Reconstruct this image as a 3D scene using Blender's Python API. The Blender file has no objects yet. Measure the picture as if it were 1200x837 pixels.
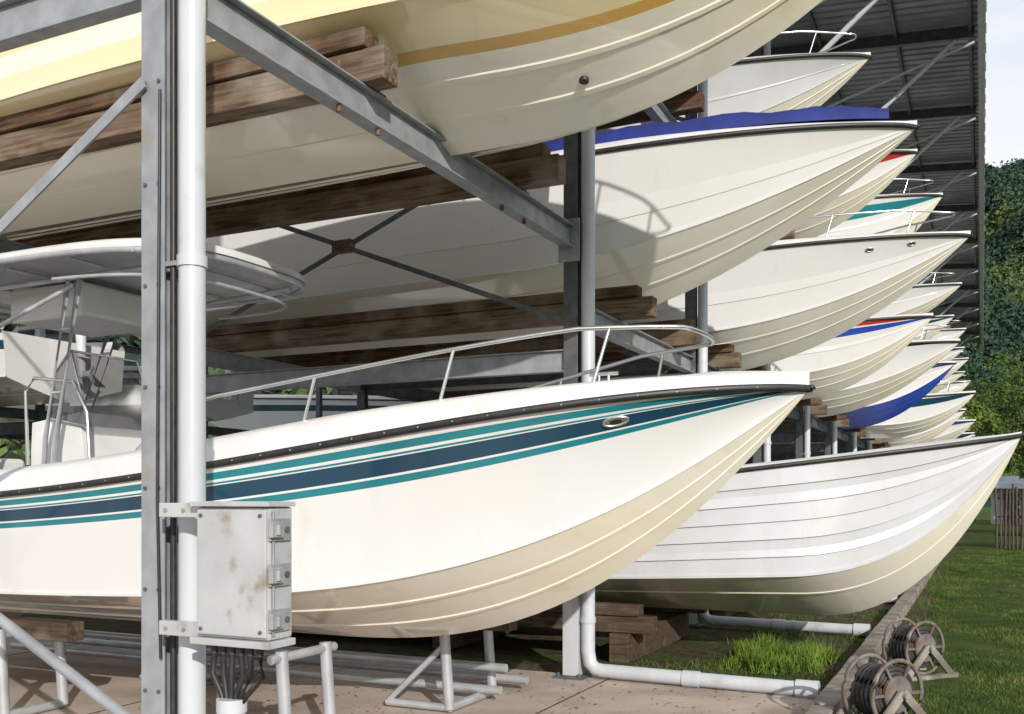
import bpy, math, random
import numpy as np
from mathutils import Vector, Matrix
random.seed(7); np.random.seed(7)
sc=bpy.context.scene
sc.view_settings.view_transform='Standard'
sc.view_settings.look='None'; sc.view_settings.exposure=0

# ------------------------------------------------------------ materials
def mat(name,c1,c2=None,rough=.5,metal=0,scale=5,bump=0,bscale=60,stretch=(1,1,1),coat=0,detail=6,lo=.35,hi=.65,spec=.5,c3=None,c3scale=1.2,c3lo=.5,c3hi=.7,c3str=(1,1,1),trans=0):
    m=bpy.data.materials.new(name); m.use_nodes=True
    nt=m.node_tree; N=nt.nodes; Lk=nt.links
    b=N['Principled BSDF']
    b.inputs['Roughness'].default_value=rough; b.inputs['Metallic'].default_value=metal
    b.inputs['Coat Weight'].default_value=coat; b.inputs['Coat Roughness'].default_value=.04
    b.inputs['Specular IOR Level'].default_value=spec
    if trans: b.inputs['Alpha'].default_value=1-trans
    tc=N.new('ShaderNodeTexCoord'); mp=N.new('ShaderNodeMapping'); mp.inputs['Scale'].default_value=stretch
    Lk.new(tc.outputs['Object'],mp.inputs['Vector'])
    if c2 is None: c2=tuple(x*.85 for x in c1)
    n=N.new('ShaderNodeTexNoise'); n.inputs['Scale'].default_value=scale; n.inputs['Detail'].default_value=detail
    Lk.new(mp.outputs[0],n.inputs['Vector'])
    r=N.new('ShaderNodeMapRange'); r.inputs[1].default_value=lo; r.inputs[2].default_value=hi
    Lk.new(n.outputs['Fac'],r.inputs[0])
    mx=N.new('ShaderNodeMix'); mx.data_type='RGBA'
    mx.inputs[6].default_value=(*c1,1); mx.inputs[7].default_value=(*c2,1)
    Lk.new(r.outputs[0],mx.inputs[0])
    out=mx.outputs[2]
    if c3:
        m4=N.new('ShaderNodeMapping'); m4.inputs['Scale'].default_value=c3str; Lk.new(tc.outputs['Object'],m4.inputs['Vector'])
        n3=N.new('ShaderNodeTexNoise'); n3.inputs['Scale'].default_value=c3scale; n3.inputs['Detail'].default_value=8
        Lk.new(m4.outputs[0],n3.inputs['Vector'])
        r3=N.new('ShaderNodeMapRange'); r3.inputs[1].default_value=c3lo; r3.inputs[2].default_value=c3hi
        Lk.new(n3.outputs['Fac'],r3.inputs[0])
        m3=N.new('ShaderNodeMix'); m3.data_type='RGBA'
        m3.inputs[7].default_value=(*c3,1)
        Lk.new(out,m3.inputs[6]); Lk.new(r3.outputs[0],m3.inputs[0]); out=m3.outputs[2]
    Lk.new(out,b.inputs['Base Color'])
    rr=N.new('ShaderNodeMapRange'); rr.inputs[3].default_value=max(0,rough-.08); rr.inputs[4].default_value=min(1,rough+.12)
    Lk.new(n.outputs['Fac'],rr.inputs[0]); Lk.new(rr.outputs[0],b.inputs['Roughness'])
    if bump:
        n2=N.new('ShaderNodeTexNoise'); n2.inputs['Scale'].default_value=bscale; n2.inputs['Detail'].default_value=5
        Lk.new(mp.outputs[0],n2.inputs['Vector'])
        bp=N.new('ShaderNodeBump'); bp.inputs['Strength'].default_value=1; bp.inputs['Distance'].default_value=bump
        Lk.new(n2.outputs['Fac'],bp.inputs['Height']); Lk.new(bp.outputs[0],b.inputs['Normal'])
    return m
M={}
M['hull']=mat('gelcoat_white',(.70,.705,.71),(.655,.655,.65),rough=.12,scale=1.1,bump=.004,bscale=1.6,coat=1,lo=.3,hi=.75,c3=(.54,.515,.465),c3scale=2.0,c3str=(2.4,1,.6),c3lo=.62,c3hi=1.0)
M['hull2']=mat('gelcoat_cool_white',(.585,.60,.63),(.53,.54,.56),rough=.18,scale=1.5,bump=.004,bscale=1.6,coat=.9,c3=(.44,.42,.38),c3scale=2.5,c3str=(2.5,1,.6),c3lo=.6,c3hi=.95)
M['hull3']=mat('gelcoat_cream',(.81,.79,.72),(.78,.74,.63),rough=.14,scale=1.0,bump=.005,bscale=1.3,coat=1)
M['gcream']=mat('gelcoat_gold_cream',(.82,.72,.46),(.78,.65,.36),rough=.13,scale=1.0,stretch=(.4,1,1),bump=.006,bscale=1.3,coat=1)
M['bottom']=mat('bottom_cream',(.82,.795,.72),(.80,.745,.60),rough=.18,scale=1.2,stretch=(.5,1,2),bump=.004,bscale=2.4,coat=1,c3=(.60,.52,.40),c3scale=2.5,c3str=(1.4,1,1),c3lo=.62,c3hi=.95)
M['gold']=mat('gold_stripe',(.66,.42,.11),(.56,.33,.07),rough=.25,scale=2,coat=.5)
M['teal']=mat('teal_stripe',(.010,.20,.24),(.014,.165,.20),rough=.2,scale=2,coat=.7)
M['navy']=mat('navy_stripe',(.007,.052,.095),(.010,.042,.078),rough=.2,scale=2,coat=.7)
M['blue']=mat('blue_stripe',(.02,.07,.40),(.02,.05,.32),rough=.3,scale=2,coat=.4)
M['red']=mat('red_stripe',(.5,.03,.03),(.4,.03,.03),rough=.3,scale=2,coat=.4)
M['rub']=mat('black_rubber',(.015,.015,.017),(.028,.028,.028),rough=.45,scale=20)
M['deck']=mat('deck_white',(.68,.685,.685),(.63,.63,.62),rough=.35,scale=4,bump=.001,bscale=80,coat=.3,c3=(.5,.475,.43),c3scale=3,c3lo=.62,c3hi=.95)
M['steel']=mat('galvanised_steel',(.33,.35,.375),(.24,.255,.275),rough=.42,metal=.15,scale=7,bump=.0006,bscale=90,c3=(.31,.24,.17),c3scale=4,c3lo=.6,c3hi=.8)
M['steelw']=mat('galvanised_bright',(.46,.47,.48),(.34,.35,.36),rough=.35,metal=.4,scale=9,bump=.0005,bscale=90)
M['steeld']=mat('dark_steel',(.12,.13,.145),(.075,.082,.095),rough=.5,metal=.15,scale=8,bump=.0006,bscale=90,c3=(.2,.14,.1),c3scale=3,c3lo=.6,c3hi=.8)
M['pvc']=mat('pvc_pipe',(.53,.56,.60),(.45,.475,.51),rough=.28,scale=4,stretch=(1,1,.3),c3=(.34,.32,.30),c3scale=5,c3lo=.6,c3hi=.83)
M['ss']=mat('stainless_tube',(.72,.72,.72),(.6,.6,.6),rough=.2,metal=.9,scale=6)
M['alu']=mat('painted_tube',(.50,.52,.55),(.38,.40,.42),rough=.3,metal=.35,scale=6)
W=dict(rough=.88,scale=7,stretch=(.35,5,5),bump=.010,bscale=9,spec=.12)
M['wood']=mat('weathered_timber',(.15,.088,.053),(.048,.029,.019),c3=(.21,.17,.13),c3scale=2.2,c3lo=.48,c3hi=.7,**W)
M['wood2']=mat('grey_timber',(.21,.155,.11),(.085,.056,.038),c3=(.27,.225,.18),c3scale=2.2,**W)
M['wood3']=mat('dark_timber',(.11,.075,.05),(.05,.035,.025),c3=(.17,.14,.11),c3scale=2.2,**W)
M['conc']=mat('concrete',(.50,.415,.35),(.41,.34,.29),rough=.85,scale=1.6,bump=.003,bscale=50,c3=(.24,.205,.175),c3scale=1.1,c3lo=.47,c3hi=.75,spec=.2)
M['kerb']=mat('kerb_concrete',(.30,.265,.23),(.17,.15,.13),rough=.9,scale=5,bump=.006,bscale=30,c3=(.09,.085,.06),c3scale=3)
M['soil']=mat('soil',(.10,.075,.05),(.05,.04,.028),rough=.95,scale=6,bump=.03,bscale=14,c3=(.05,.09,.02),c3scale=2,c3lo=.5,c3hi=.6,spec=.1)
M['lawn']=mat('lawn',(.05,.082,.018),(.03,.055,.012),rough=.95,scale=3,bump=.03,bscale=40,spec=.1,c3=(.085,.10,.03),c3scale=.8)
M['terr']=mat('terrain_grass',(.08,.11,.03),(.05,.08,.02),rough=.95,scale=.2,spec=.1)
M['blade']=mat('grass_blades',(.080,.135,.022),(.032,.062,.011),rough=.6,scale=.9,spec=.2,c3=(.155,.175,.04),c3scale=1.6)  # green darkened in place of cast shade, yellow-green patches paint sunlit grass
M['weed']=mat('weed_leaves',(.16,.24,.03),(.07,.13,.02),rough=.6,scale=4,spec=.2)
M['leaf1']=mat('foliage_far_hazed',(.060,.100,.062),(.028,.054,.046),rough=.85,scale=.05,spec=.05,c3=(.10,.14,.055),c3scale=.02,c3lo=.48,c3hi=.6)  # bluish green puts haze into the colour; big patches paint uneven light
M['leaf3']=mat('foliage_mid',(.065,.11,.025),(.028,.055,.014),rough=.7,scale=.12,spec=.2)
M['leaf2']=mat('foliage_light',(.14,.21,.03),(.06,.10,.02),rough=.7,scale=.35,spec=.2)
M['hill']=mat('hill_forest_floor',(.03,.055,.04),(.02,.038,.03),rough=.95,scale=.05,spec=.05)
M['bark']=mat('bark',(.14,.1,.07),(.07,.05,.035),rough=.9,scale=6)
M['roof']=mat('roof_sheet',(.28,.31,.355),(.2,.225,.26),rough=.45,metal=.2,scale=1.5,c3=(.14,.15,.16),c3scale=.7)
M['boxw']=mat('painted_enclosure',(.52,.535,.545),(.42,.43,.44),rough=.32,metal=.15,scale=4,bump=.0008,bscale=30,c3=(.30,.25,.20),c3scale=8,c3lo=.58,c3hi=.72)
M['plexi']=mat('smoked_acrylic',(.03,.033,.037),(.04,.043,.047),rough=.06,scale=3,coat=.5,trans=.35)
M['glass']=mat('window_dark',(.03,.033,.037),(.04,.043,.047),rough=.06,scale=3)
M['cover']=mat('blue_canvas',(.012,.03,.22),(.01,.02,.14),rough=.75,scale=3,bump=.01,bscale=5)
M['motor']=mat('outboard_cowl',(.70,.71,.73),(.6,.61,.63),rough=.3,scale=3,coat=.4)
M['hose']=mat('hose_rubber',(.05,.045,.045),(.03,.025,.025),rough=.6,scale=20)
M['rust']=mat('rusty_metal',(.16,.10,.07),(.08,.05,.035),rough=.8,scale=12,bump=.002,bscale=40)
M['reelm']=mat('weathered_reel_metal',(.22,.20,.18),(.11,.095,.085),rough=.6,metal=.3,scale=12,bump=.002,bscale=40,c3=(.18,.09,.055),c3scale=6)
M['fence']=mat('fence_timber',(.05,.04,.032),(.11,.085,.07),rough=.9,scale=8,stretch=(3,3,.4))
M['shed']=mat('painted_wall',(.5,.5,.49),(.4,.4,.39),rough=.7,scale=2)
M['yellowbox']=mat('dark_plastic',(.03,.03,.03),(.05,.05,.05),rough=.5,scale=9)

# ------------------------------------------------------------ builder
class MB:
    def __init__(s): s.v=[];s.f=[];s.m=[];s.sm=[];s.slots=[]
    def mi(s,k):
        if k not in s.slots: s.slots.append(k)
        return s.slots.index(k)
    def add(s,vs,fs,k,smooth=False):
        o=len(s.v); s.v+= [tuple(p) for p in vs]; i=s.mi(k)
        for f in fs: s.f.append(tuple(o+j for j in f)); s.m.append(i); s.sm.append(smooth)
    def box(s,lo,hi,k,R=None,c=None):
        vs=[Vector((x,y,z)) for x in(lo[0],hi[0]) for y in(lo[1],hi[1]) for z in(lo[2],hi[2])]
        if R is not None: vs=[R@p+Vector(c) for p in vs]
        s.add(vs,[(0,1,3,2),(4,6,7,5),(0,4,5,1),(2,3,7,6),(0,2,6,4),(1,5,7,3)],k)
    def beam(s,p0,p1,w,h,k,up=(0,0,1)):
        p0=Vector(p0);p1=Vector(p1);d=(p1-p0);L=d.length;d.normalize()
        u=Vector(up); sd=d.cross(u).normalized(); u=sd.cross(d)
        R=Matrix((d,sd,u)).transposed()
        s.box((0,-w/2,-h/2),(L,w/2,h/2),k,R,p0)
    def ibeam(s,p0,p1,w,h,k,t=.012,up=(0,0,1)):
        p0=Vector(p0);p1=Vector(p1);d=(p1-p0);L=d.length;d.normalize()
        u=Vector(up); sd=d.cross(u).normalized(); u=sd.cross(d)
        R=Matrix((d,sd,u)).transposed()
        s.box((0,-w/2,h/2-t),(L,w/2,h/2),k,R,p0)
        s.box((0,-w/2,-h/2),(L,w/2,-h/2+t),k,R,p0)
        s.box((0,-t/2,-h/2+t),(L,t/2,h/2-t),k,R,p0)
    def tube(s,pts,r,k,n=10,closed=False):
        pts=[Vector(p) for p in pts]; m=len(pts); rings=[]
        for i,p in enumerate(pts):
            if closed: d=pts[(i+1)%m]-pts[i-1]
            else: d=pts[min(i+1,m-1)]-pts[max(i-1,0)]
            d.normalize()
            a=Vector((0,0,1)) if abs(d.z)<.95 else Vector((1,0,0))
            u=d.cross(a).normalized(); w=d.cross(u)
            rr=r[i] if isinstance(r,(list,tuple)) else r
            rings.append([p+(u*math.cos(2*math.pi*j/n)+w*math.sin(2*math.pi*j/n))*rr for j in range(n)])
        vs=[q for g in rings for q in g]; fs=[]
        for i in range(m if closed else m-1):
            for j in range(n):
                a=i*n+j;b=i*n+(j+1)%n;i2=(i+1)%m
                fs.append((a,b,i2*n+(j+1)%n,i2*n+j))
        s.add(vs,fs,k,True)
        if not closed:
            s.add(rings[0],[tuple(range(n))],k); s.add(rings[-1],[tuple(range(n))],k)
    def obj(s,name,parent=None,loc=(0,0,0),bevel=0,sharp=None):
        me=bpy.data.meshes.new(name); me.from_pydata(s.v,[],s.f)
        for k in s.slots: me.materials.append(M[k])
        me.polygons.foreach_set('material_index',s.m); me.polygons.foreach_set('use_smooth',s.sm)
        me.update()
        o=bpy.data.objects.new(name,me); sc.collection.objects.link(o); o.location=loc
        if parent: o.parent=parent
        if bevel:
            b=o.modifiers.new('bevel','BEVEL'); b.width=bevel; b.segments=2; b.limit_method='ANGLE'; b.angle_limit=math.radians(50)
        return o
def empty(name,loc=(0,0,0)):
    o=bpy.data.objects.new(name,None); sc.collection.objects.link(o); o.location=loc; o.empty_display_size=.3
    return o

# ------------------------------------------------------------ boats
def lerp(a,b,t): return a+(b-a)*t
class Hull:
    def __init__(s,L=8.5,B=1.28,D=1.65,drop=.75,entry=3.3,p=2.5,flare=.8,fc=.30,lap=0,plan=2.6,narrow=.45,sk=1.0,sat=0):
        s.__dict__.update(locals())
    def st(s,dx):
        if s.sat: zs=s.D-s.drop*(1-math.exp(-(dx/s.sat)**s.sk))
        else: zs=s.D-s.drop*(dx/s.L)**s.sk
        e=max(0,1-dx/s.entry); zk=zs*e**s.p
        g=max(0,1-dx/(.62*s.L)); bs=s.B*(1-g**s.plan)**.8
        bs*=1-.07*max(0,(dx/s.L-.6)/.4)
        bs=max(bs,.012)
        zc=zk+(zs-zk)*(s.fc+.04*e); bc=bs*(.94-s.narrow*e)
        return zs,zk,bs,zc,bc,e
    def side(s,dx,v,off=0):
        zs,zk,bs,zc,bc,e=s.st(dx); k=e*s.flare
        y=bc+(bs-bc)*(v*(1-k)+k*v**2.2)+off*min(1,bs/.25)
        return y,zc+(zs-zc)*v
    def bot(s,dx,q,off=0):
        zs,zk,bs,zc,bc,e=s.st(dx)
        y=bc*q; z=zk+(zc-zk)*(q*.85+.15*q*q)
        return y,z-off*min(1,bs/.25)

def make_boat(bow,yc,keel,bowz,H,scheme,facing=1,rail=True,cap=.09,name='motorboat',strakes=(.38,.7),rub='rub',sidelaps=(),deckm='deck',rs=1.0,railstart=.28,lapo=.012,so=.009):
    H.D=bowz-keel
    root=empty(name,(bow,yc,keel))
    if facing<0: root.rotation_euler=(0,0,math.pi)
    NS=54
    dxs=[H.L*((i/(NS-1))**1.7) for i in range(NS)]
    hull=scheme.get('hull','hull'); bottom=scheme.get('bottom','bottom'); stripes=scheme.get('stripes',[]); bst=scheme.get('bstripes',[])
    rows=[('b',0,0)]
    kb={x for x in strakes}|{x for s in bst for x in s[:2]}|{.2,.55,.85}
    for q in sorted(kb):
        if q>=1: continue
        rows.append(('b',q,0))
        if q in strakes: rows.append(('b',q+.004,so)); rows.append(('b',q+.035,so)); rows.append(('b',q+.04,0))
    rows.append(('b',1,0)); 
    ks={0.25,.5,.75}|{x for s in stripes for x in s[:2]}|set(sidelaps)
    rows.append(('s',0,.018)); rows.append(('s',.025,.018)); rows.append(('s',.03,.004))
    for v in sorted(ks):
        if v<=.035 or v>=1: continue
        rows.append(('s',v,0))
        if v in sidelaps: rows.append(('s',v+.002,lapo))
    rows.append(('s',1,0))
    R=len(rows)
    def colour(kind,a,b):
        m=(a+b)/2
        if kind=='b':
            for s in bst:
                if s[0]<=m<=s[1]: return s[2]
            return bottom
        for s in stripes:
            if s[0]<=m<=s[1]: return s[2]
        return hull
    mb=MB(); sharp=[]
    for sg in (1,-1):
        vs=[]
        for dx in dxs:
            for (k,a,off) in rows:
                y,z=(H.bot if k=='b' else H.side)(dx,a,off)
                vs.append((-dx,sg*y,z))
        base=len(mb.v); mb.v+=vs
        for i in range(NS-1):
            for r in range(R-1):
                ka,a,_=rows[r];kb_,b,_=rows[r+1]
                c=colour(kb_,a if ka==kb_ else b,b)
                mb.f.append((base+i*R+r,base+(i+1)*R+r,base+(i+1)*R+r+1,base+i*R+r+1)); mb.m.append(mb.mi(c)); mb.sm.append(True)
        sr=set()
        for r in range(R-1):
            if rows[r][0]==rows[r+1][0] and abs(rows[r][2]-rows[r+1][2])>.005: sr|={r,r+1}
            if rows[r][0]!=rows[r+1][0]: sr|={r,r+1}
        for r in sr:
            for i in range(NS-1): sharp.append((base+i*R+r,base+(i+1)*R+r))
    dx=dxs[-1]; pts=[]
    for (k,a,off) in rows:
        y,z=(H.bot if k=='b' else H.side)(dx,a,0); pts.append((-dx-.001,y,z))
    mb.add(pts+[(x,-y,z) for x,y,z in reversed(pts)],[tuple(range(2*len(pts)))],hull)
    ob=mb.obj('hull',root)
    me=ob.data
    ek={}
    for e in me.edges: ek[tuple(sorted(e.vertices))]=e.index
    att=me.attributes.new('sharp_edge','BOOLEAN','EDGE') if 'sharp_edge' not in me.attributes else me.attributes['sharp_edge']
    for s in sharp:
        i=ek.get(tuple(sorted(s)))
        if i is not None: att.data[i].value=True
    mb=MB()
    for sg in (1,-1):
        vs=[];n=7
        for dx in dxs:
            zs,zk,bs,zc,bc,e=H.st(dx); f=min(1,bs/.45)
            c=cap*(.55+.7*min(1,dx/2.6))
            t=min(1,max(0,(dx-.5*H.L)/.25)); 
            inn=bs-.27*f
            zt=zs+c*1.15
            fl=lerp(zt+.05*f,zs-.55,t)
            prof=[(bs*.999,zs),(bs-.015*f,zs+c*.3),(bs-.05*f,zs+c*.85),(bs-.11*f,zs+c*1.08),(inn,zt),(inn-.02*f,lerp(zt+.012,zs-.55,t)),(0,fl)]
            for y,z in prof: vs.append((-dx,sg*max(y,0),z))
        fs=[(i*n+r,(i+1)*n+r,(i+1)*n+r+1,i*n+r+1) for i in range(NS-1) for r in range(n-1)]
        mb.add(vs,fs,deckm,True)
    d=mb.obj('deck',root)
    mb=MB()
    for sg in (1,-1):
        vs=[]
        for dx in dxs:
            zs,_,bs,_,_,_=H.st(dx)
            o=(.024*min(1,bs/.1)+.006)*rs
            for (a,b) in((-.012,-.022),(o*.8,-.02),(o,-.006),(o,.010),(o*.7,.02),(-.012,.022)):
                vs.append((-dx+.004,sg*(bs+a),zs+b*rs))
        mb.add(vs,[(i*6+r,(i+1)*6+r,(i+1)*6+r+1,i*6+r+1) for i in range(NS-1) for r in range(5)],rub,True)
    zs=H.D
    mb.tube([(.008,0,zs-.02*rs),(.016,0,zs),(.008,0,zs+.02*rs)],[.014*rs,.022*rs,.014*rs],rub)
    mb.obj('rub_rail',root)
    if rail:
        mb=MB(); hgt=rail if rail is not True else .3
        end=min(.5*H.L,4.2)
        both=[]
        for sg in (1,-1):
            P=[];n=20
            for i in range(n+1):
                dx=railstart+(end-railstart)*i/n
                zs,_,bs,_,_,_=H.st(dx)
                h=hgt*(1-max(0,(i/n-.82)/.18)**2)*(.82+.18*min(1,i/3))
                P.append(Vector((-dx,sg*max(.05,bs-.14),zs+cap*1.1+h)))
            both.append(P)
            for i in (2,7,12,17):
                b=P[i].copy(); dx=-b.x; zs,_,bs,_,_,_=H.st(dx+.08)
                mb.tube([P[i],(-dx-.08,sg*max(.05,bs-.12),zs+cap*.9)],.011,'ss',8)
        y0=both[0][0].y; nose=[Vector((-railstart+.09*math.cos(a)*1.0,y0*math.sin(a),both[0][0].z)) for a in [math.pi/2*(1-k/4) for k in range(1,8)]]
        mb.tube(list(reversed(both[0]))+nose+both[1],.0135,'ss',8)
        mb.obj('bow_rail',root)
    return root,H

TW=[(.66,.712,'teal'),(.728,.84,'navy'),(.848,.863,'teal'),(.884,.938,'teal')]
rootA,HA=make_boat(-.91,5.95,.60,2.25,Hull(L=8.5,B=1.3,drop=.72,entry=3.4,p=2.5,sk=1.7,sat=3.6,narrow=.5,fc=.32),
    dict(hull='hull',bottom='bottom',stripes=TW),rail=.30,cap=.14,railstart=.7,strakes=(.33,.66))
mb=MB()
def hp(H,dx,v,off=0,sg=-1):
    y,z=H.side(dx,v,off); return Vector((-dx,sg*y,z))
def oval(mb,H,dx,v,a,b,k,rim='ss'):
    c=hp(H,dx,v); t=(hp(H,dx-.05,v)-hp(H,dx+.05,v)).normalized(); u=(hp(H,dx,v+.05)-hp(H,dx,v-.05)).normalized()
    nrm=t.cross(u).normalized()
    if nrm.y>0: nrm=-nrm
    ring=[c+nrm*.008+t*a*math.cos(i*math.pi/10)+u*b*math.sin(i*math.pi/10) for i in range(20)]
    mb.tube(ring,.008,rim,8,closed=True)
    mb.add([c+nrm*.012+(p-c-nrm*.008)*.95 for p in ring],[tuple(range(20))],rim)
    mb.add([c+nrm*.016+(p-c-nrm*.008)*.5 for p in ring],[tuple(range(20))],k)
oval(mb,HA,1.0,.80,.075,.026,'rub')
for i in range(42):
    dx=.25+i*.2; zs,_,bs,_,_,_=HA.st(dx)
    c=Vector((-dx,-(bs+.028),zs)); mb.tube([c,c+Vector((0,-.006,0))],.005,'ss',6)
for sg in(-1,1):
    zs,_,bs,_,_,_=HA.st(1.1); c=Vector((-1.1,sg*(bs-.2),zs+.15))
    mb.tube([c+Vector((-.09,0,.03)),c+Vector((.09,0,.03))],.012,'ss',8); mb.tube([c+Vector((-.03,0,-.02)),c+Vector((-.03,0,.03))],.01,'ss',8); mb.tube([c+Vector((.03,0,-.02)),c+Vector((.03,0,.03))],.01,'ss',8)
mb.obj('deck_fittings',rootA)
def con(root,xc,z0,front=3.9,roofz=2.78,LX=1.75,cx=0):
    mb=MB(); xt=xc; xc=xc+cx
    vs=[(xc-.35,-.4,z0),(xc+.35,-.4,z0),(xc+.35,.4,z0),(xc-.35,.4,z0),(xc-.35,-.36,z0+.85),(xc+.2,-.36,z0+.92),(xc+.2,.36,z0+.92),(xc-.35,.36,z0+.85)]
    mb.add(vs,[(0,1,5,4),(1,2,6,5),(2,3,7,6),(3,0,4,7),(4,5,6,7)],'deck')
    mb.add([(xc+.32,-.38,z0+.8),(xc+.32,.38,z0+.8),(xc+.08,.34,z0+1.42),(xc+.08,-.34,z0+1.42)],[(0,1,2,3)],'plexi')
    mb.add([(xc+.32,-.38,z0+.8),(xc+.08,-.34,z0+1.42),(xc-.08,-.35,z0+1.25),(xc-.12,-.38,z0+.88)],[(0,1,2,3)],'plexi')
    mb.tube([(xc+.32,-.38,z0+.8),(xc+.08,-.34,z0+1.42),(xc+.08,.34,z0+1.42),(xc+.32,.38,z0+.8)],.012,'ss',8)
    mb.tube([(xc+.32,-.39,z0+.8),(xc-.12,-.39,z0+.88),(xc-.08,-.36,z0+1.25),(xc+.08,-.35,z0+1.42)],.01,'ss',8)
    mb.tube([(xc-.3,-.44,z0+.5),(xc-.3,-.46,z0+1.1),(xc-.2,-.46,z0+1.2),(xc+.25,-.46,z0+1.15),(xc+.4,-.46,z0+.9),(xc+.42,-.44,z0+.3)],.014,'ss',8)
    mb.tube([(xc-.36,.18*math.cos(a),z0+.82+.18*math.sin(a)) for a in [i*math.pi/8 for i in range(16)]],.013,'ss',8,closed=True)
    mb.obj('console',root,bevel=.02)
    xc=xt
    mb=MB()
    mb.box((xc-1.5,-.45,z0),(xc-1.0,.45,z0+.6),'deck'); mb.box((xc-1.5,-.43,z0+.6),(xc-1.4,.43,z0+1.0),'deck')
    mb.obj('helm_seat',root,bevel=.04)
    mb=MB()
    for sg in(1,-1):
        mb.tube([(xc+.5,sg*.5,z0+.0),(xc+.55,sg*.5,z0+.7),(xc+.95,sg*.62,roofz-.12)],.026,'alu',12)
        mb.tube([(xc+.38,sg*.5,z0+.0),(xc+.43,sg*.5,z0+.7),(xc+.83,sg*.62,roofz-.12)],.02,'alu',12)
        mb.tube([(xc-.55,sg*.55,z0),(xc-.5,sg*.56,z0+.8),(xc-.1,sg*.66,roofz-.12)],.026,'alu',12)
        mb.tube([(xc-.43,sg*.55,z0),(xc-.38,sg*.56,z0+.8),(xc+.02,sg*.66,roofz-.12)],.02,'alu',12)
        for q in(.3,.7):
            mb.tube([(xc+.55+.4*q,sg*(.5+.12*q),lerp(z0+.7,roofz-.12,q)),(xc+.43+.4*q,sg*(.5+.12*q),lerp(z0+.7,roofz-.12,q))],.012,'alu',8)
            mb.tube([(xc-.5+.4*q,sg*(.56+.1*q),lerp(z0+.8,roofz-.12,q)),(xc-.38+.4*q,sg*(.56+.1*q),lerp(z0+.8,roofz-.12,q))],.012,'alu',8)
        mb.tube([(xc-1.4,sg*.68,roofz-.12),(xc-.2,sg*.66,roofz-.12),(xc+1.0,sg*.62,roofz-.1),(xc+LX+.3,sg*.52,roofz-.07)],.02,'alu',10)
        mb.tube([(xc+.9,sg*.63,roofz-.16),(xc+.2,sg*.9,roofz-.55),(xc-.1,sg*1.0,z0+1.1),(xc-.15,sg*1.05,z0+.55)],.018,'alu',10)
    P=[]
    for i in range(48):
        a=2*math.pi*i/48; ca,sa=math.cos(a),math.sin(a)
        P.append((xc+.45+LX*math.copysign(abs(ca)**.55,ca),.98*math.copysign(abs(sa)**.55,sa),roofz-.02-.03*abs(ca)))
    mb.tube(P,.022,'alu',10,closed=True)
    P2=[(xc+.45+(p[0]-xc-.45)*.92,p[1]*.9,p[2]-.15) for p in P if p[0]>xc+.6]
    P2.sort(key=lambda p:p[1]); mb.tube(P2,.014,'alu',8)
    for x in(-.9,-.2,.5,1.2,1.8): mb.tube([(xc+x,-.9,roofz-.05),(xc+x,.9,roofz-.05)],.015,'alu',8)
    mb.obj('t_top_frame',root)
    mb=MB(); mb.box((xc-.1,-.42,roofz-.34),(xc+.75,.42,roofz-.07),'deck'); mb.obj('electronics_box',root,bevel=.03)
    mb=MB(); n=48
    rings=[]
    for sc_,dz in((1.01,-.02),(1.015,.02),(.99,.045),(.9,.06),(.5,.08)):
        rings.append([(xc+.45+(p[0]-xc-.45)*sc_,p[1]*sc_,roofz+dz) for p in P])
    vs=[q for r in rings for q in r]
    fs=[(r*n+i,r*n+(i+1)%n,(r+1)*n+(i+1)%n,(r+1)*n+i) for r in range(4) for i in range(n)]
    fs.append(tuple(4*n+i for i in range(n))); fs.append(tuple(range(n)))
    mb.add(vs,fs,'deck',True); mb.obj('canopy',root)
con(rootA,-6.25,.78,roofz=2.80,cx=.45)
def outboard(root,x,z):
    mb=MB()
    prof=[(0,.0,.10),(.0,.12,.17),(-.02,.3,.19),(-.04,.42,.16),(-.06,.5,.07)]
    rings=[]
    for (ox,oz,r) in prof: rings.append([(x+ox+r*1.45*math.cos(a*math.pi/8),r*math.sin(a*math.pi/8),z+.35+oz) for a in range(16)])
    vs=[q for r in rings for q in r]; fs=[(r*16+i,r*16+(i+1)%16,(r+1)*16+(i+1)%16,(r+1)*16+i) for r in range(4) for i in range(16)]
    fs.append(tuple(64+i for i in range(16))); fs.append(tuple(range(16)))
    mb.add(vs,fs,'motor',True)
    mb.tube([(x,0,z+.36),(x-.02,0,z-.25),(x-.05,0,z-.6)],[.1,.07,.05],'motor',12)
    mb.beam((x-.02,0,z-.25),(x-.3,0,z-.3),.2,.02,'motor')
    mb.tube([(x+.12,0,z-.55),(x-.2,0,z-.55)],[.035,.06],'motor',12)
    for i in range(3):
        a=i*2.094; mb.beam((x-.21,0,z-.55),(x-.21,.15*math.cos(a),z-.55+.15*math.sin(a)),.08,.012,'motor',up=(1,.4,0))
    mb.obj('outboard_motor',root)
outboard(rootA,-8.8,1.0)

rootB,HB=make_boat(.55,5.95,3.98,5.95,Hull(L=10.5,B=1.38,drop=.7,entry=3.5,p=2.5,fc=.27),
    dict(hull='gcream',bottom='bottom',stripes=[(.14,.26,'hull3'),(.34,.42,'gold')],bstripes=[(.66,.735,'gold'),(.735,1,'gcream')]),rail=True,sidelaps=(),strakes=(.25,.5))
mb=MB(); oval(mb,HB,3.2,.12,.02,.02,'rub','rub'); oval(mb,HB,3.8,.35,.02,.02,'rub')
for dx,q in((2.75,.35),(4.4,.9)):
    y,z=HB.bot(dx,q); mb.tube([(-dx,-y,z+.01),(-dx,-y-.004,z-.012)],.03,'rub',14)
mb.obj('through_hull_fittings',rootB)

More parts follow.
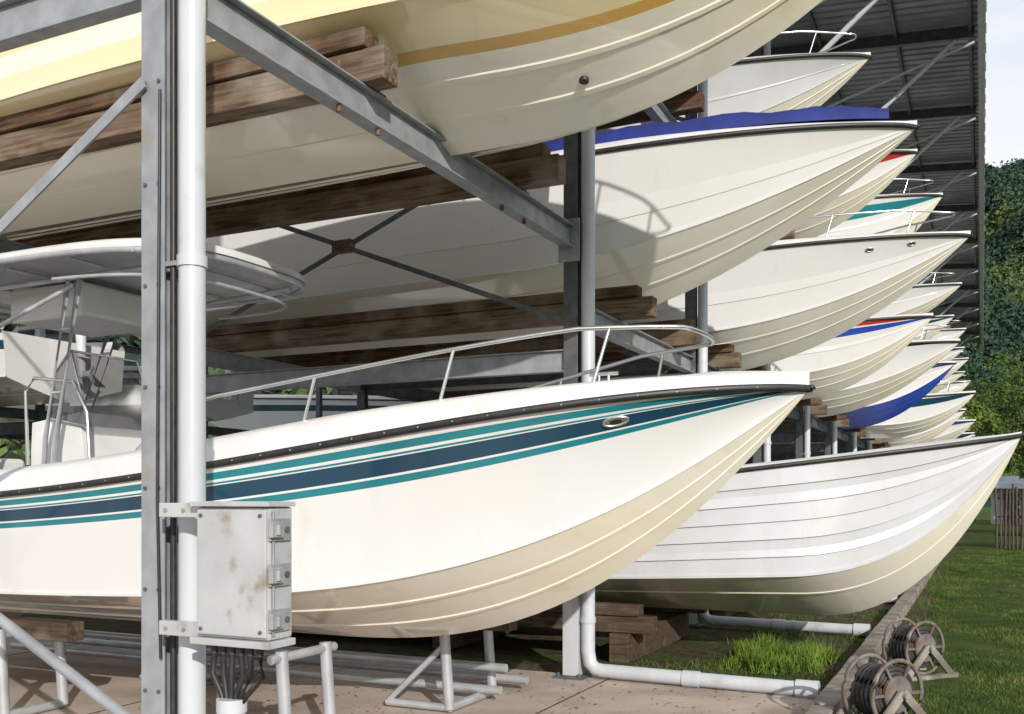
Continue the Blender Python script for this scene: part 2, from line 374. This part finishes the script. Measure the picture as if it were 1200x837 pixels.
rootC,HC=make_boat(-.57,10.4,3.5,5.25,Hull(L=9.5,B=1.35,drop=.55,entry=4.3,p=2.0,flare=.5,narrow=.35),
    dict(hull='hull',bottom='hull3'),rail=False,sidelaps=(.3,),strakes=(.35,.65),lapo=.01)
rootD,HD=make_boat(.34,10.35,.42,2.2,Hull(L=9,B=1.3,drop=1.0,entry=1.9,p=2.3,flare=.7,fc=.30,sk=.85),
    dict(hull='hull2',bottom='bottom'),rail=False,sidelaps=(.18,.34,.5,.66,.82),strakes=(.6,),cap=.04,lapo=.02)
mb=MB(); vs=[];n=13
for i in range(30):
    dx=.25+i*.22; zs,_,bs,_,_,_=HC.st(dx)
    for j in range(n):
        a=math.pi*j/(n-1); h=.33*math.sin(math.pi*min(1,(i+2)/32))**.5+.03*math.sin(i*1.7+j)
        vs.append((-dx,-(bs-.1)*math.cos(a),zs+.1+h*math.sin(a)**.8))
mb.add(vs,[(i*n+j,(i+1)*n+j,(i+1)*n+j+1,i*n+j+1) for i in range(29) for j in range(n-1)],'cover',True)
mb.obj('boat_cover',rootC)
rootE,HE=make_boat(-.13,14.3,3.4,5.08,Hull(L=9,B=1.3,drop=.5,entry=4.0,p=2.2,flare=.6),dict(hull='hull',bottom='hull3'),rail=.28,sidelaps=(.35,))
mb=MB(); oval(mb,HE,.7,.78,.05,.025,'rub','ss'); oval(mb,HE,1.2,.78,.05,.025,'rub','ss'); mb.obj('through_hull_fittings',rootE)
cols=[3.29,8.2,12.2,16.3,20.4,24.5,28.6,32.7,36.8,40.9,45,49.1,53.2,57.3]
mid=[(cols[i]+cols[i+1])/2 for i in range(len(cols)-1)]
def var(i): return Hull(L=8.5+random.uniform(-.4,.8),B=1.2+random.uniform(0,.12),drop=random.uniform(.45,.7),entry=random.uniform(2.4,4),p=random.uniform(2,2.5),flare=random.uniform(.5,.9))
S=lambda *a,**k:dict(stripes=list(a),hull=k.get('h','hull'),bottom=k.get('b','bottom'))
L2={3:(-.75,4.74,S((.66,.82,'blue'),(.86,.95,'red'))),4:(-.4,4.88,S((.88,.95,'rub'))),5:(-.58,4.95,S((.75,.88,'blue'),b='blue')),6:(-.15,4.6,S((.6,.9,'navy'))),7:(-.3,4.8,S((.6,.85,'teal'))),8:(-.5,4.8,S((.7,.9,'blue'))),9:(-.2,4.7,S((.7,.9,'blue'))),10:(-.4,4.8,S()),11:(-.3,4.7,S((.5,.9,'navy'))),12:(-.3,4.8,S())}
for i,(bx,bz,s) in L2.items(): make_boat(bx,mid[i],3.4,bz,var(i),s,rail=i%2==0,sidelaps=(.4,) if i%2 else ())
L3={1:(-.9,8.0,S()),2:(-1.37,7.66,S(h='hull2')),3:(-1.0,7.6,S((.6,.95,'red'))),4:(-.73,7.96,S((.62,.86,'teal'))),5:(-.9,7.6,S((.7,.85,'blue'))),6:(-.5,7.7,S()),7:(-.8,7.5,S((.6,.8,'navy'))),8:(-.5,7.7,S()),9:(-.6,7.6,S((.7,.9,'blue'))),10:(-.5,7.7,S()),11:(-.7,7.6,S((.7,.9,'red'))),12:(-.5,7.6,S())}
for i,(bx,bz,s) in L3.items(): make_boat(bx,mid[i],6.15,bz,var(i),s,rail=i%2==0,sidelaps=(.45,) if i%2==0 else ())
for i in range(2,13):
    make_boat(random.uniform(-.5,.1),mid[i],.45,random.uniform(1.95,2.15),var(i),random.choice([S(),S((.7,.9,'blue')),S((.6,.75,'teal')),S(h='hull2')]),rail=(i%3==0))
for k,yy in enumerate([3.5,7.5,11.5,15.5,19.5,23.5,27.5]):
    r,h=make_boat(-22.5,yy,.5,2.1,var(k),random.choice([S(),S((.6,.8,'blue'))]),facing=-1,rail=False)
    outboard(r,-h.L-.3,1.0)
    if k in(1,2,3,5):
        r,h=make_boat(-22.5,yy,3.2,4.7,var(k),S((.6,.8,'navy')),facing=-1,rail=False); outboard(r,-h.L-.3,1.0)

# ------------------------------------------------------------ storage rack & roof
shed=empty('boat_storage_shed')
XO,XI=-3.32,-8.3
st=MB(); br=MB()
for ci,y in enumerate(cols):
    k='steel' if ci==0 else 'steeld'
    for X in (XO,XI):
        w,h,t=.135,.10,.012
        st.box((X-w/2,y-h/2,.02),(X+w/2,y-h/2+t,10.2),k); st.box((X-w/2,y+h/2-t,.02),(X+w/2,y+h/2,10.2),k)
        st.box((X-t/2,y-h/2+t,.02),(X+t/2,y+h/2-t,10.2),k)
        st.box((X-.14,y-.12,0),(X+.14,y+.12,.02),k)
        for dx in(-.1,.1):
            for dy in(-.09,.09): st.tube([(X+dx,y+dy,.02),(X+dx,y+dy,.05)],.013,k,6)
        if ci:
            st.box((X-w/2-.006,y-h/2-.006,.022),(X+w/2+.006,y+h/2+.006,1.15),'pvc')  # added pale sleeve, its colour stands in for sunlight on the lower column
    zl=(3.94,6.3) if ci==0 else ((2.85,6.0) if ci==1 else (2.85,3.3,6.0))
    for z in zl:
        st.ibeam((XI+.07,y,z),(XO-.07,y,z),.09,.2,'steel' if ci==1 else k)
    def brace(z0,z1):
        br.beam((XO-.05,y-.03,z0),(XI+.05,y-.03,z1),.012,.05,'steeld'); br.beam((XO-.05,y+.03,z1),(XI+.05,y+.03,z0),.012,.05,'steeld')
        c=Vector(((XO+XI)/2,y,(z0+z1)/2)); br.box((c.x-.11,c.y-.045,c.z-.06),(c.x+.11,c.y+.045,c.z+.06),'rust')
        for ax in(-.07,.07):
            for az in(-.03,.03): br.tube([(c.x+ax,c.y-.045,c.z+az),(c.x+ax,c.y-.06,c.z+az)],.012,'steeld',6)
    if ci==0:
        br.beam((XO-.03,y-.07,3.45),(XI,y-.07,.65),.012,.055,'steel')
        br.tube([(XO+.3,y-.05,.05+.35),(XI,y-.05,2.9)],.028,'steel')
    else: brace(3.2,5.1)
    brace(6.4,8.4)
    br.tube([(XO+.07,y,7.95),(-.45,y,10.3)],.045,'pvc',10)
    st.ibeam((-15,y,11.62),(-.12,y,10.38),.1,.2,'steeld')
    br.tube([(XO+.07,y,9.3),(-.12,y,10.2)],.03,'pvc',8)
for i in range(len(cols)-1):
    y0,y1=cols[i]+.055,cols[i+1]-.055
    if i==0: zz=(3.94,)
    else: zz=(3.29,6.0)
    for z in zz:
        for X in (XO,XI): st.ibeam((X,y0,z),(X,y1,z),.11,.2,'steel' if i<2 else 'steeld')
# rack of the opposite row
for y in cols[:9]:
    for X in(-15.2,-20.5):
        st.box((X-.06,y-.06,.02),(X+.06,y+.06,6.2),'steeld')
    for z in(2.9,5.4): st.ibeam((-20.4,y,z),(-15.3,y,z),.09,.2,'steeld')
    br.beam((-15.3,y-.03,.5),(-20.4,y-.03,2.8),.012,.06,'steeld'); br.beam((-15.3,y+.03,2.8),(-20.4,y+.03,.5),.012,.06,'steeld')
for X in(-15.2,-20.5):
    for z in(2.9,5.4): st.ibeam((X,3.4,z+.2),(X,36.7,z+.2),.1,.18,'steeld')
st.obj('steel_frame',shed,bevel=.003); br.obj('bracing',shed)
pl=MB()
for yy in (4.6,5.0,6.7,7.1):
    pl.box((XO-.05,yy-.06,4.042),(XO+.05,yy+.06,4.055),'rust'); pl.tube([(XO+.03,yy,3.80),(XO+.03,yy,3.835)],.016,'rust',6); pl.tube([(XO+.03,yy,4.055),(XO+.03,yy,4.09)],.013,'rust',6)
for z in np.arange(.3,5,.45):
    for dx in(-.04,.04): pl.tube([(XO+dx,cols[0]-.05,z),(XO+dx,cols[0]-.058,z)],.009,'steeld',6)
pl.box((XO-.1,8.11,3.72),(XO+.1,8.13,4.1),'steel')
pl.obj('bolts',shed)
bk=MB()
def bunk(yc,half,z,x0,x1,h=.2,w=.16,double=True,nx=None,ks=('wood','wood2'),k2='wood'):
    for sg in(-1,1):
        y=yc+sg*half; j=random.uniform(-.03,.03); xe=x1 if (nx is None or sg>0) else nx
        bk.box((x0,y-w/2+j,z-h),(xe+random.uniform(-.05,.05),y+w/2+j,z-.004),random.choice(ks))
        if double: bk.box((x0,y-w/2+j+sg*.03,z),(xe-.1,y+w/2+j+sg*.03,z+.11),k2)
bunk(5.93,1.07,4.245,-10,-2.95,nx=-3.14)
for i in range(1,13): bunk(mid[i]+.1,.95,3.6,-9.5,-2.95)
for i in range(1,13): bunk(mid[i],.95,6.3,-9.5,-2.95)
bunk(mid[0]+.2,.95,.72,-9.5,-3.3,h=.14,double=False,nx=-5.9,ks=('wood3',))
for i in range(1,13): bunk(mid[i],.95,.46,-9.5,-2.9,h=.17,ks=('wood3',),k2='wood3')
for i in range(1,13):
    for X in(-3.2,-5.2,-7.5): bk.box((X-.1,mid[i]-1.1,.0),(X+.1,mid[i]+1.1,.285),'wood3')
b=bk.obj('timber_bunks',shed,bevel=.008)
rf=MB(); y=1.0; ys=[]; 
while y<62: ys+= [(y,0),(y+.16,0),(y+.19,.045),(y+.23,.045)]; y+=.26
vs=[];
for (yy,h) in ys:
    for X in(-15.2,-.03): vs.append((X,yy,10.52+(-X)*.0835+h))
rf.add(vs,[(2*i,2*i+2,2*i+3,2*i+1) for i in range(len(ys)-1)],'roof')
for X in(-.2,-1.5,-2.9,-4.4,-6,-8): rf.box((X-.03,1,10.46+(-X)*.0835-.07),(X+.03,62,10.505+(-X)*.0835),'steeld')
rf.box((-.06,1,10.36),(-.045,62,10.56),'pvc'); rf.box((-.045,1,10.36),(.06,62,10.372),'pvc'); rf.box((.06,1,10.36),(.07,62,10.5),'pvc')
y=1.5
while y<62: rf.box((.071,y,10.34),(.085,y+.04,10.52),'steeld'); y+=.9
rf.obj('roof',shed)
for ci,y in enumerate(cols):
    mb=MB(); X=XO+.185 if ci==0 else XO+.15; r=.058 if ci==0 else .062
    if ci==0: mb.tube([(X,y,0),(X,y,10.3)],r,'pvc',28)
    else:
        mb.tube([(X,y,10.2),(X,y,.25),(X+.02,y,.14),(X+.07,y,.09),(X+.14,y,.08),(-1.3,y,.06)],r,'pvc',16)
        mb.tube([(-1.36,y,.06),(-1.18,y,.06)],r*1.25,'pvc',16)
        mb.tube([(-2.3,y,.07),(-2.16,y,.07)],r*1.15,'pvc',16)
    for z in((2.62,5.0) if ci==0 else (2.5,4.9,.5)):
        mb.tube([(X,y,z),(X,y,z+.05)],r*1.14,'pvc',18)
        mb.beam((X-.16,y-.02,z+.02),(X,y-.02,z+.02),.04,.02,'steel')
    mb.obj('drain_pipe')
mb=MB(); mb.tube([(XO+.095,cols[0]-.02,0),(XO+.095,cols[0]-.02,6)],.014,'rub',8)
mb.tube([(XO+.07,cols[0]-.07,.9),(XO+.08,cols[0]-.10,1.6),(XO+.065,cols[0]-.07,3.4)],.007,'rub',6); mb.obj('power_cable')
for (X,ya,yb) in((-3.64,6.42,7.13),(-3.9,4.85,5.3),(-6.2,6.42,7.1),(-6.4,4.8,5.3)):
    mb=MB()
    mb.tube([(X+.05,ya,.03),(X,ya,.66)],.04,'alu',12); mb.tube([(X+.05,yb,.03),(X,yb,.66)],.04,'alu',12)
    mb.tube([(X+.05,ya,.04),(X+.05,yb,.04)],.034,'alu',10); mb.tube([(X,ya-.1,.62),(X,yb+.1,.62)],.03,'alu',10)
    if ya>6:
        mb.tube([(X+.05,ya,.04),(X-.5,ya,.04)],.03,'alu',10); mb.tube([(X-.5,ya,.04),(X,ya,.5)],.024,'alu',10)
    mb.obj('boat_stand')
mb=MB()
for yy,z in((6.9,.10),(7.4,.10),(7.0,.26)): mb.tube([(-9,yy,z),(-3.4,yy,z)],.035,'alu',10)
mb.obj('pipe_rails')

# ------------------------------------------------------------ electrical box
eb=empty('electrical_box')
mb=MB()
x0,x1,y0,y1,z0,z1=-2.90,-2.53,3.07,3.22,1.04,1.57
mb.box((x0,y0,z0),(x1,y1,z1),'boxw'); mb.obj('cabinet',eb,bevel=.012)
mb=MB(); mb.box((x0+.012,y0-.014,z0+.012),(x1-.004,y0-.001,z1-.012),'boxw'); mb.obj('door',eb,bevel=.005)
mb=MB()
for z in(z1-.045,z0-.012): 
    mb.box((-3.14,y0+.03,z),(x0-.001,y0+.07,z+.06),'boxw')
    for x in(-3.1,-3.0): mb.tube([(x,y0+.03,z+.03),(x,y0+.022,z+.03)],.009,'steel',6)
for x in(x0+.035,x1-.03):
    for z in(z0+.035,z1-.035): mb.tube([(x,y0-.013,z),(x,y0-.021,z)],.008,'steeld',8)
mb.box((x0-.02,y0-.022,z1+.001),(x1+.015,y1,z1+.022),'boxw'); mb.box((x0-.02,y0-.022,z0-.03),(x1+.015,y1,z0-.002),'boxw')
mb.obj('mounting_brackets',eb,bevel=.003)
mb=MB()
for z in(1.12,1.30,1.48):
    mb.box((x1+.001,y0-.005,z-.045),(x1+.014,y0+.12,z+.045),'steelw'); mb.box((x1+.014,y0-.02,z-.03),(x1+.035,y0+.05,z+.03),'steelw'); mb.tube([(x1+.035,y0+.015,z-.02),(x1+.035,y0+.015,z+.02)],.012,'steel',8)
    mb.tube([(x1+.014,y0+.09,z),(x1+.024,y0+.09,z)],.012,'steeld',8)
mb.tube([(x1+.006,y0+.02,z0+.02),(x1+.006,y0+.02,z1-.02)],.006,'steel',8)
mb.obj('latches',eb,bevel=.002)
mb=MB()
for i in range(6):
    x=x0+.04+i*.047
    mb.tube([(x,y0+.06,z0-.028),(x,y0+.06,z0-.075)],.017,'yellowbox',8)
    xe=x0+.10+i*.012
    mb.tube([(x,y0+.06,z0-.07),(x+.004*(i-3),y0+.06+.01*(i%2),z0-.16),(lerp(x,xe,.6),y0+.06,z0-.24),(xe,y0+.06,.72),(xe,y0+.06,.6)],.013,'rub',8)
mb.tube([(x0+.13,y0+.06,0),(x0+.13,y0+.06,.78)],.055,'pvc',16); mb.tube([(x0+.13,y0+.06,.73),(x0+.13,y0+.06,.785)],.062,'pvc',16)
mb.obj('cables_and_conduit',eb)

# ------------------------------------------------------------ ground
mb=MB(); mb.box((-2500,-1500,-.5),(2500,3000,-.06),'terr'); mb.obj('ground')
mb=MB(); mb.box((-30,-6,-.055),(-1.13,8.35,0),'conc'); 
mb.obj('concrete_pad')
mb=MB()
for X in(-3.0,-6.0,-9.0): mb.box((X,-6,.0005),(X+.012,8.3,.004),'soil')
mb.obj('pad_joints')
mb=MB(); nx,ny=30,90; vs=[]
for j in range(ny+1):
    for i in range(nx+1):
        x=-30+28.87*i/nx if i<12 else -18.45+17.32*(i-12)/(nx-12); yv=8.36+(60)*(j/ny)**1.5
        vs.append((x,yv,-.02+random.uniform(-.02,.035)))
mb.add(vs,[(j*(nx+1)+i,j*(nx+1)+i+1,(j+1)*(nx+1)+i+1,(j+1)*(nx+1)+i) for j in range(ny) for i in range(nx)],'soil',True); mb.obj('soil')
mb=MB(); yv=2.0
while yv<60:
    mb.box((-1.12,yv,-.055),(-.95,yv+.585,.115+random.uniform(-.008,.008)),'kerb'); yv+=.6
mb.obj('kerb',bevel=.012)
mb=MB(); mb.box((-.949,-5,-.055),(-.62,60,-.02),'soil'); mb.obj('gutter_soil')
mb=MB(); nx,ny=20,120; vs=[]
for j in range(ny+1):
    for i in range(nx+1):
        x=-.619+(i/nx)**1.6*14; yv=-6+(76)*(j/ny)
        vs.append((x,yv,-.01+.02*math.sin(x*3+yv)*math.cos(yv*1.3)+random.uniform(-.008,.008)))
mb.add(vs,[(j*(nx+1)+i,j*(nx+1)+i+1,(j+1)*(nx+1)+i+1,(j+1)*(nx+1)+i) for j in range(ny) for i in range(nx)],'lawn',True); mb.obj('lawn')

def bigmesh(name,co,quadsize,mk):
    n=len(co)//quadsize; me=bpy.data.meshes.new(name)
    me.vertices.add(len(co)); me.vertices.foreach_set('co',co.astype(np.float32).ravel())
    me.loops.add(len(co)); me.loops.foreach_set('vertex_index',np.arange(len(co),dtype=np.int32))
    me.polygons.add(n); me.polygons.foreach_set('loop_start',np.arange(0,len(co),quadsize,dtype=np.int32))
    me.materials.append(M[mk]); me.update(calc_edges=True); me.validate()
    o=bpy.data.objects.new(name,me); sc.collection.objects.link(o); return o
def blades(name,x,y,h,w,mk,z=0,lean=.5):
    n=len(x); a=np.random.rand(n)*2*np.pi
    dx,dy=np.cos(a)*w,np.sin(a)*w; lx,ly=np.random.randn(n)*h*lean,np.random.randn(n)*h*lean
    z=np.zeros(n)+z
    co=np.stack([np.stack([x-dx,y-dy,z],1),np.stack([x+dx,y+dy,z],1),np.stack([x+lx,y+ly,z+h],1)],1).reshape(-1,3)
    return bigmesh(name,co,3,mk)
n=80000; yy=5+30*np.random.rand(n)**1.5; xx=-.66+np.random.rand(n)**1.2*2.5
blades('grass',xx,yy,.018+.028*np.random.rand(n)*(1+.5*np.sin(xx*6+yy*2)),.003+yy*.00013,'blade',-.015)
n=9000; yy=8.6+18*np.random.rand(n)**1.6; xx=-3.0+1.8*np.random.rand(n); k=np.sin(xx*5)+np.sin(yy*2.3)>-.2
blades('grass',xx[k],yy[k],.03+.07*np.random.rand(k.sum()),.005,'blade',-.02)
cx=np.random.uniform(-2.2,-1.35,40); cy=np.random.uniform(9.3,10.6,40); i=np.random.randint(0,40,5000); ch=np.random.uniform(.4,1.1,40)
blades('weed_plant',cx[i]+np.random.randn(5000)*.05,cy[i]+np.random.randn(5000)*.05,(.08+.18*np.random.rand(5000))*ch[i],.008,'weed',-.02,.35)
n=2500; blades('grass',-.94+.3*np.random.rand(n),4+24*np.random.rand(n)**1.3,.03+.09*np.random.rand(n),.004,'blade',-.02)
# small litter: fallen leaves and grit on the pad
n=900; lx=np.random.uniform(-6,-1.2,n); ly=np.random.uniform(5.2,8.2,n); a=np.random.rand(n)*6.28; s_=.006+.014*np.random.rand(n)**2
co=np.stack([np.stack([lx+np.cos(a+q)*s_,ly+np.sin(a+q)*s_*.7,.006+.004*np.random.rand(n)],1) for q in(0,1.57,3.14,4.71)],1).reshape(-1,3)
bigmesh('fallen_leaves',co,4,'soil')

# ------------------------------------------------------------ hose reels
def reel(x,y,rz,s=1):
    root=empty('hose_reel',(x,y,0)); root.rotation_euler=(0,0,rz); mb=MB(); r=.23*s
    for sg in(-1,1):
        mb.tube([(r*math.cos(a*math.pi/14),sg*.13,r*math.sin(a*math.pi/14)+.27) for a in range(28)],.016,'reelm',8,closed=True)
        mb.tube([(0,sg*.118,.27),(0,sg*.142,.27)],r*.55,'reelm',24)
        for a in range(6): mb.beam((0,sg*.13,.27),(r*math.cos(a*1.047),sg*.13,.27+r*math.sin(a*1.047)),.02,.014,'reelm',up=(0,1,0))
        mb.beam((-.27,sg*.18,.03),(0,sg*.18,.29),.02,.06,'kerb',up=(0,0,1)); mb.beam((.27,sg*.18,.03),(0,sg*.18,.29),.022,.06,'kerb',up=(0,0,1))
        mb.box((-.34,sg*.18-.03,-.01),(.34,sg*.18+.03,.035),'kerb')
    for ring in range(3):
        for j in range(6):
            rr=.11+ring*.03; mb.tube([(rr*math.cos(a*math.pi/10),-.1+j*.04,.27+rr*math.sin(a*math.pi/10)) for a in range(20)],.018,'hose' if ring else 'rub',6,closed=True)
    mb.tube([(0,-.22,.27),(0,.22,.27)],.02,'steel',10); mb.tube([(0,.22,.27),(.1,.22,.33),(.1,.3,.33)],.012,'steel',8)
    mb.obj('reel_assembly',root)
reel(-.56,9.6,.9); reel(-.62,7.25,.9)

# ------------------------------------------------------------ fence, hut
mb=MB(); x=.45
while x<8: 
    h=2.0+random.uniform(-.2,.15); mb.tube([(x,36,-.05),(x+random.uniform(-.03,.03),36,h*.5),(x+random.uniform(-.06,.06),36,h)],random.uniform(.035,.055),'fence',6); x+=random.uniform(.09,.14)
for z in(.4,1.0,1.6): mb.box((.4,36.06,z),(8,36.10,z+.06),'fence')
mb.obj('timber_fence')
hut=empty('storage_hut'); mb=MB(); mb.box((.6,72,-.05),(5,77,2.3),'shed'); mb.obj('walls',hut)
mb=MB(); mb.add([(.3,71.6,2.3),(5.3,71.6,2.3),(5.3,77.4,2.3),(.3,77.4,2.3),(.3,74.5,3.2),(5.3,74.5,3.2)],[(0,1,5,4),(3,2,5,4),(0,4,3),(1,2,5)],'roof'); mb.obj('roof',hut)
mb=MB(); mb.box((1.3,71.95,0),(2.2,71.99,2.0),'fence'); mb.box((3,71.95,1),(4.2,71.99,2.0),'glass'); mb.obj('door_and_window',hut)

# ------------------------------------------------------------ hills and trees
def hh(az,r):
    t=np.clip((r-220)/520,0,1); t=t*t*(3-2*t)
    rid=9*np.sin(az*23+r*.022)+7*np.sin(az*61+r*.045)
    return (188+18*np.sin(az*3.1+1.2)+rid)*t*(1-.2*np.clip((r-760)/300,0,1))
azs=np.radians(np.linspace(-110,70,260)); rs=np.linspace(190,1300,100)
A,Rr=np.meshgrid(azs,rs); Z=hh(A,Rr)+np.random.randn(*A.shape)*1.0*(Rr>225)-.3
V=np.stack([np.sin(A)*Rr,np.cos(A)*Rr,Z],-1).reshape(-1,3)
mb=MB(); na=len(azs); mb.add(V.tolist(),[(j*na+i,j*na+i+1,(j+1)*na+i+1,(j+1)*na+i) for j in range(len(rs)-1) for i in range(na-1)],'hill',True); mb.obj('hill')
def crowns(P,Rad,nl,ls):
    n=len(P)
    c=np.repeat(P,nl,0); R=np.repeat(Rad,nl)[:,None]
    d=np.random.randn(n*nl,3); d/=np.linalg.norm(d,axis=1)[:,None]
    ph=np.repeat(np.random.rand(n,3)*6,nl,0)
    lump=1+.28*np.sin(d[:,0:1]*5+ph[:,0:1])+.22*np.sin(d[:,2:3]*6+ph[:,1:2])
    rad=R*lump*np.random.rand(n*nl,1)**.3*np.array([[1,1,.8]])
    c=c+d*rad
    u=np.random.randn(n*nl,3); u/=np.linalg.norm(u,axis=1)[:,None]
    w=np.cross(u,np.random.randn(n*nl,3)); w/=np.linalg.norm(w,axis=1)[:,None]
    s=(ls*(.6+.8*np.random.rand(n*nl,1)))
    return np.stack([c-u*s,c-w*s*.6,c+u*s,c+w*s*.6],1).reshape(-1,3)
def scatter(n,a0,a1,r0,r1):
    az=np.radians(np.random.uniform(a0,a1,n)); r=np.sqrt(np.random.uniform(r0**2,r1**2,n))
    return np.stack([np.sin(az)*r,np.cos(az)*r,hh(az,r)+1.5],1)
P=scatter(3000,-2,8,240,780); 
bigmesh('forest_trees',crowns(P,np.random.uniform(3,5.5,len(P))*np.random.choice([.8,1,1.4],len(P)),100,1.05),4,'leaf1')
P=scatter(1700,-75,-2,220,700)
bigmesh('forest_trees',crowns(P,np.random.uniform(6,11,len(P)),55,2.8),4,'leaf1')
def tree(x,y,h,r,mk='leaf2'):
    root=empty('broadleaf_tree',(x,y,0)); mb=MB()
    mb.tube([(0,0,-.1),(.1,.05,h*.3),(.0,.1,h*.6),(.1,0,h*.85)],[.22,.17,.11,.04],'bark',10)
    C=[]
    for i in range(18):
        a=i*2.4; hz=h*(.25+.62*i/18); rr=r*random.uniform(.45,.95)*(1-.4*abs(hz/h-.5)); e=Vector((rr*math.cos(a),rr*math.sin(a),hz+.4))
        mb.tube([(0.05,.05,hz*.75),(e.x*.5,e.y*.5,hz*.93),e],[.08,.05,.02],'bark',6); C.append(e)
    C.append(Vector((0,0,h*.95)))
    mb.obj('trunk_and_limbs',root)
    co=crowns(np.array(C),np.random.uniform(r*.22,r*.38,len(C)),400,.15)
    o=bigmesh('leaves',co,4,mk); o.parent=root
for x,y,h,r,mk in((5.2,66,7,3,'leaf2'),(9.5,72,10,4,'leaf3'),(-.6,84,9,3.0,'leaf2'),(12.5,64,10,4,'leaf2'),(3.6,98,13,4.2,'leaf3'),(6.4,48,4.5,2.0,'leaf2'),(-2.5,120,17,5,'leaf3'),(7,125,20,6,'leaf2'),(2.2,140,15,6,'leaf2'),(3,170,22,7,'leaf3')): tree(x,y,h,r,mk)

# ------------------------------------------------------------ light
sd=Vector((.62,-.70,.38)).normalized(); el=math.asin(sd.z)
sl=bpy.data.lights.new('sun','SUN'); sl.energy=4.1; sl.angle=math.radians(.5); sl.color=(1,.94,.86)
so=bpy.data.objects.new('sun',sl); sc.collection.objects.link(so); so.rotation_euler=sd.to_track_quat('Z','Y').to_euler(); so.location=(20,-20,20)
w=bpy.data.worlds.new('World'); sc.world=w; w.use_nodes=True; nt=w.node_tree; N=nt.nodes; Lk=nt.links
bg=N['Background']; bg.inputs[1].default_value=.145
sky=N.new('ShaderNodeTexSky'); sky.sky_type='NISHITA'; sky.sun_disc=False; sky.sun_elevation=el; sky.sun_rotation=math.atan2(sd.x,sd.y)
sky.dust_density=1.5
tc=N.new('ShaderNodeTexCoord'); mp=N.new('ShaderNodeMapping'); mp.inputs['Scale'].default_value=(1,1,2.5); Lk.new(tc.outputs['Generated'],mp.inputs[0])
nz=N.new('ShaderNodeTexNoise'); nz.inputs['Scale'].default_value=2.2; nz.inputs['Detail'].default_value=7; Lk.new(mp.outputs[0],nz.inputs['Vector'])
mr=N.new('ShaderNodeMapRange'); mr.inputs[1].default_value=.3; mr.inputs[2].default_value=.6; mr.inputs[3].default_value=.45; Lk.new(nz.outputs['Fac'],mr.inputs[0])
mx=N.new('ShaderNodeMix'); mx.data_type='RGBA'; mx.inputs[7].default_value=(6.7,6.9,7.3,1)
Lk.new(mr.outputs[0],mx.inputs[0]); Lk.new(sky.outputs[0],mx.inputs[6]); Lk.new(mx.outputs[2],bg.inputs[0])

# ------------------------------------------------------------ camera
cd=bpy.data.cameras.new('camera'); cam=bpy.data.objects.new('camera',cd); sc.collection.objects.link(cam)
cam.location=(0,0,1.6); cam.rotation_euler=(math.radians(90),0,math.radians(25.57))
cd.sensor_width=36; cd.lens=34.5; cd.shift_y=.139; cd.clip_end=5000; cd.clip_start=.05
sc.camera=cam
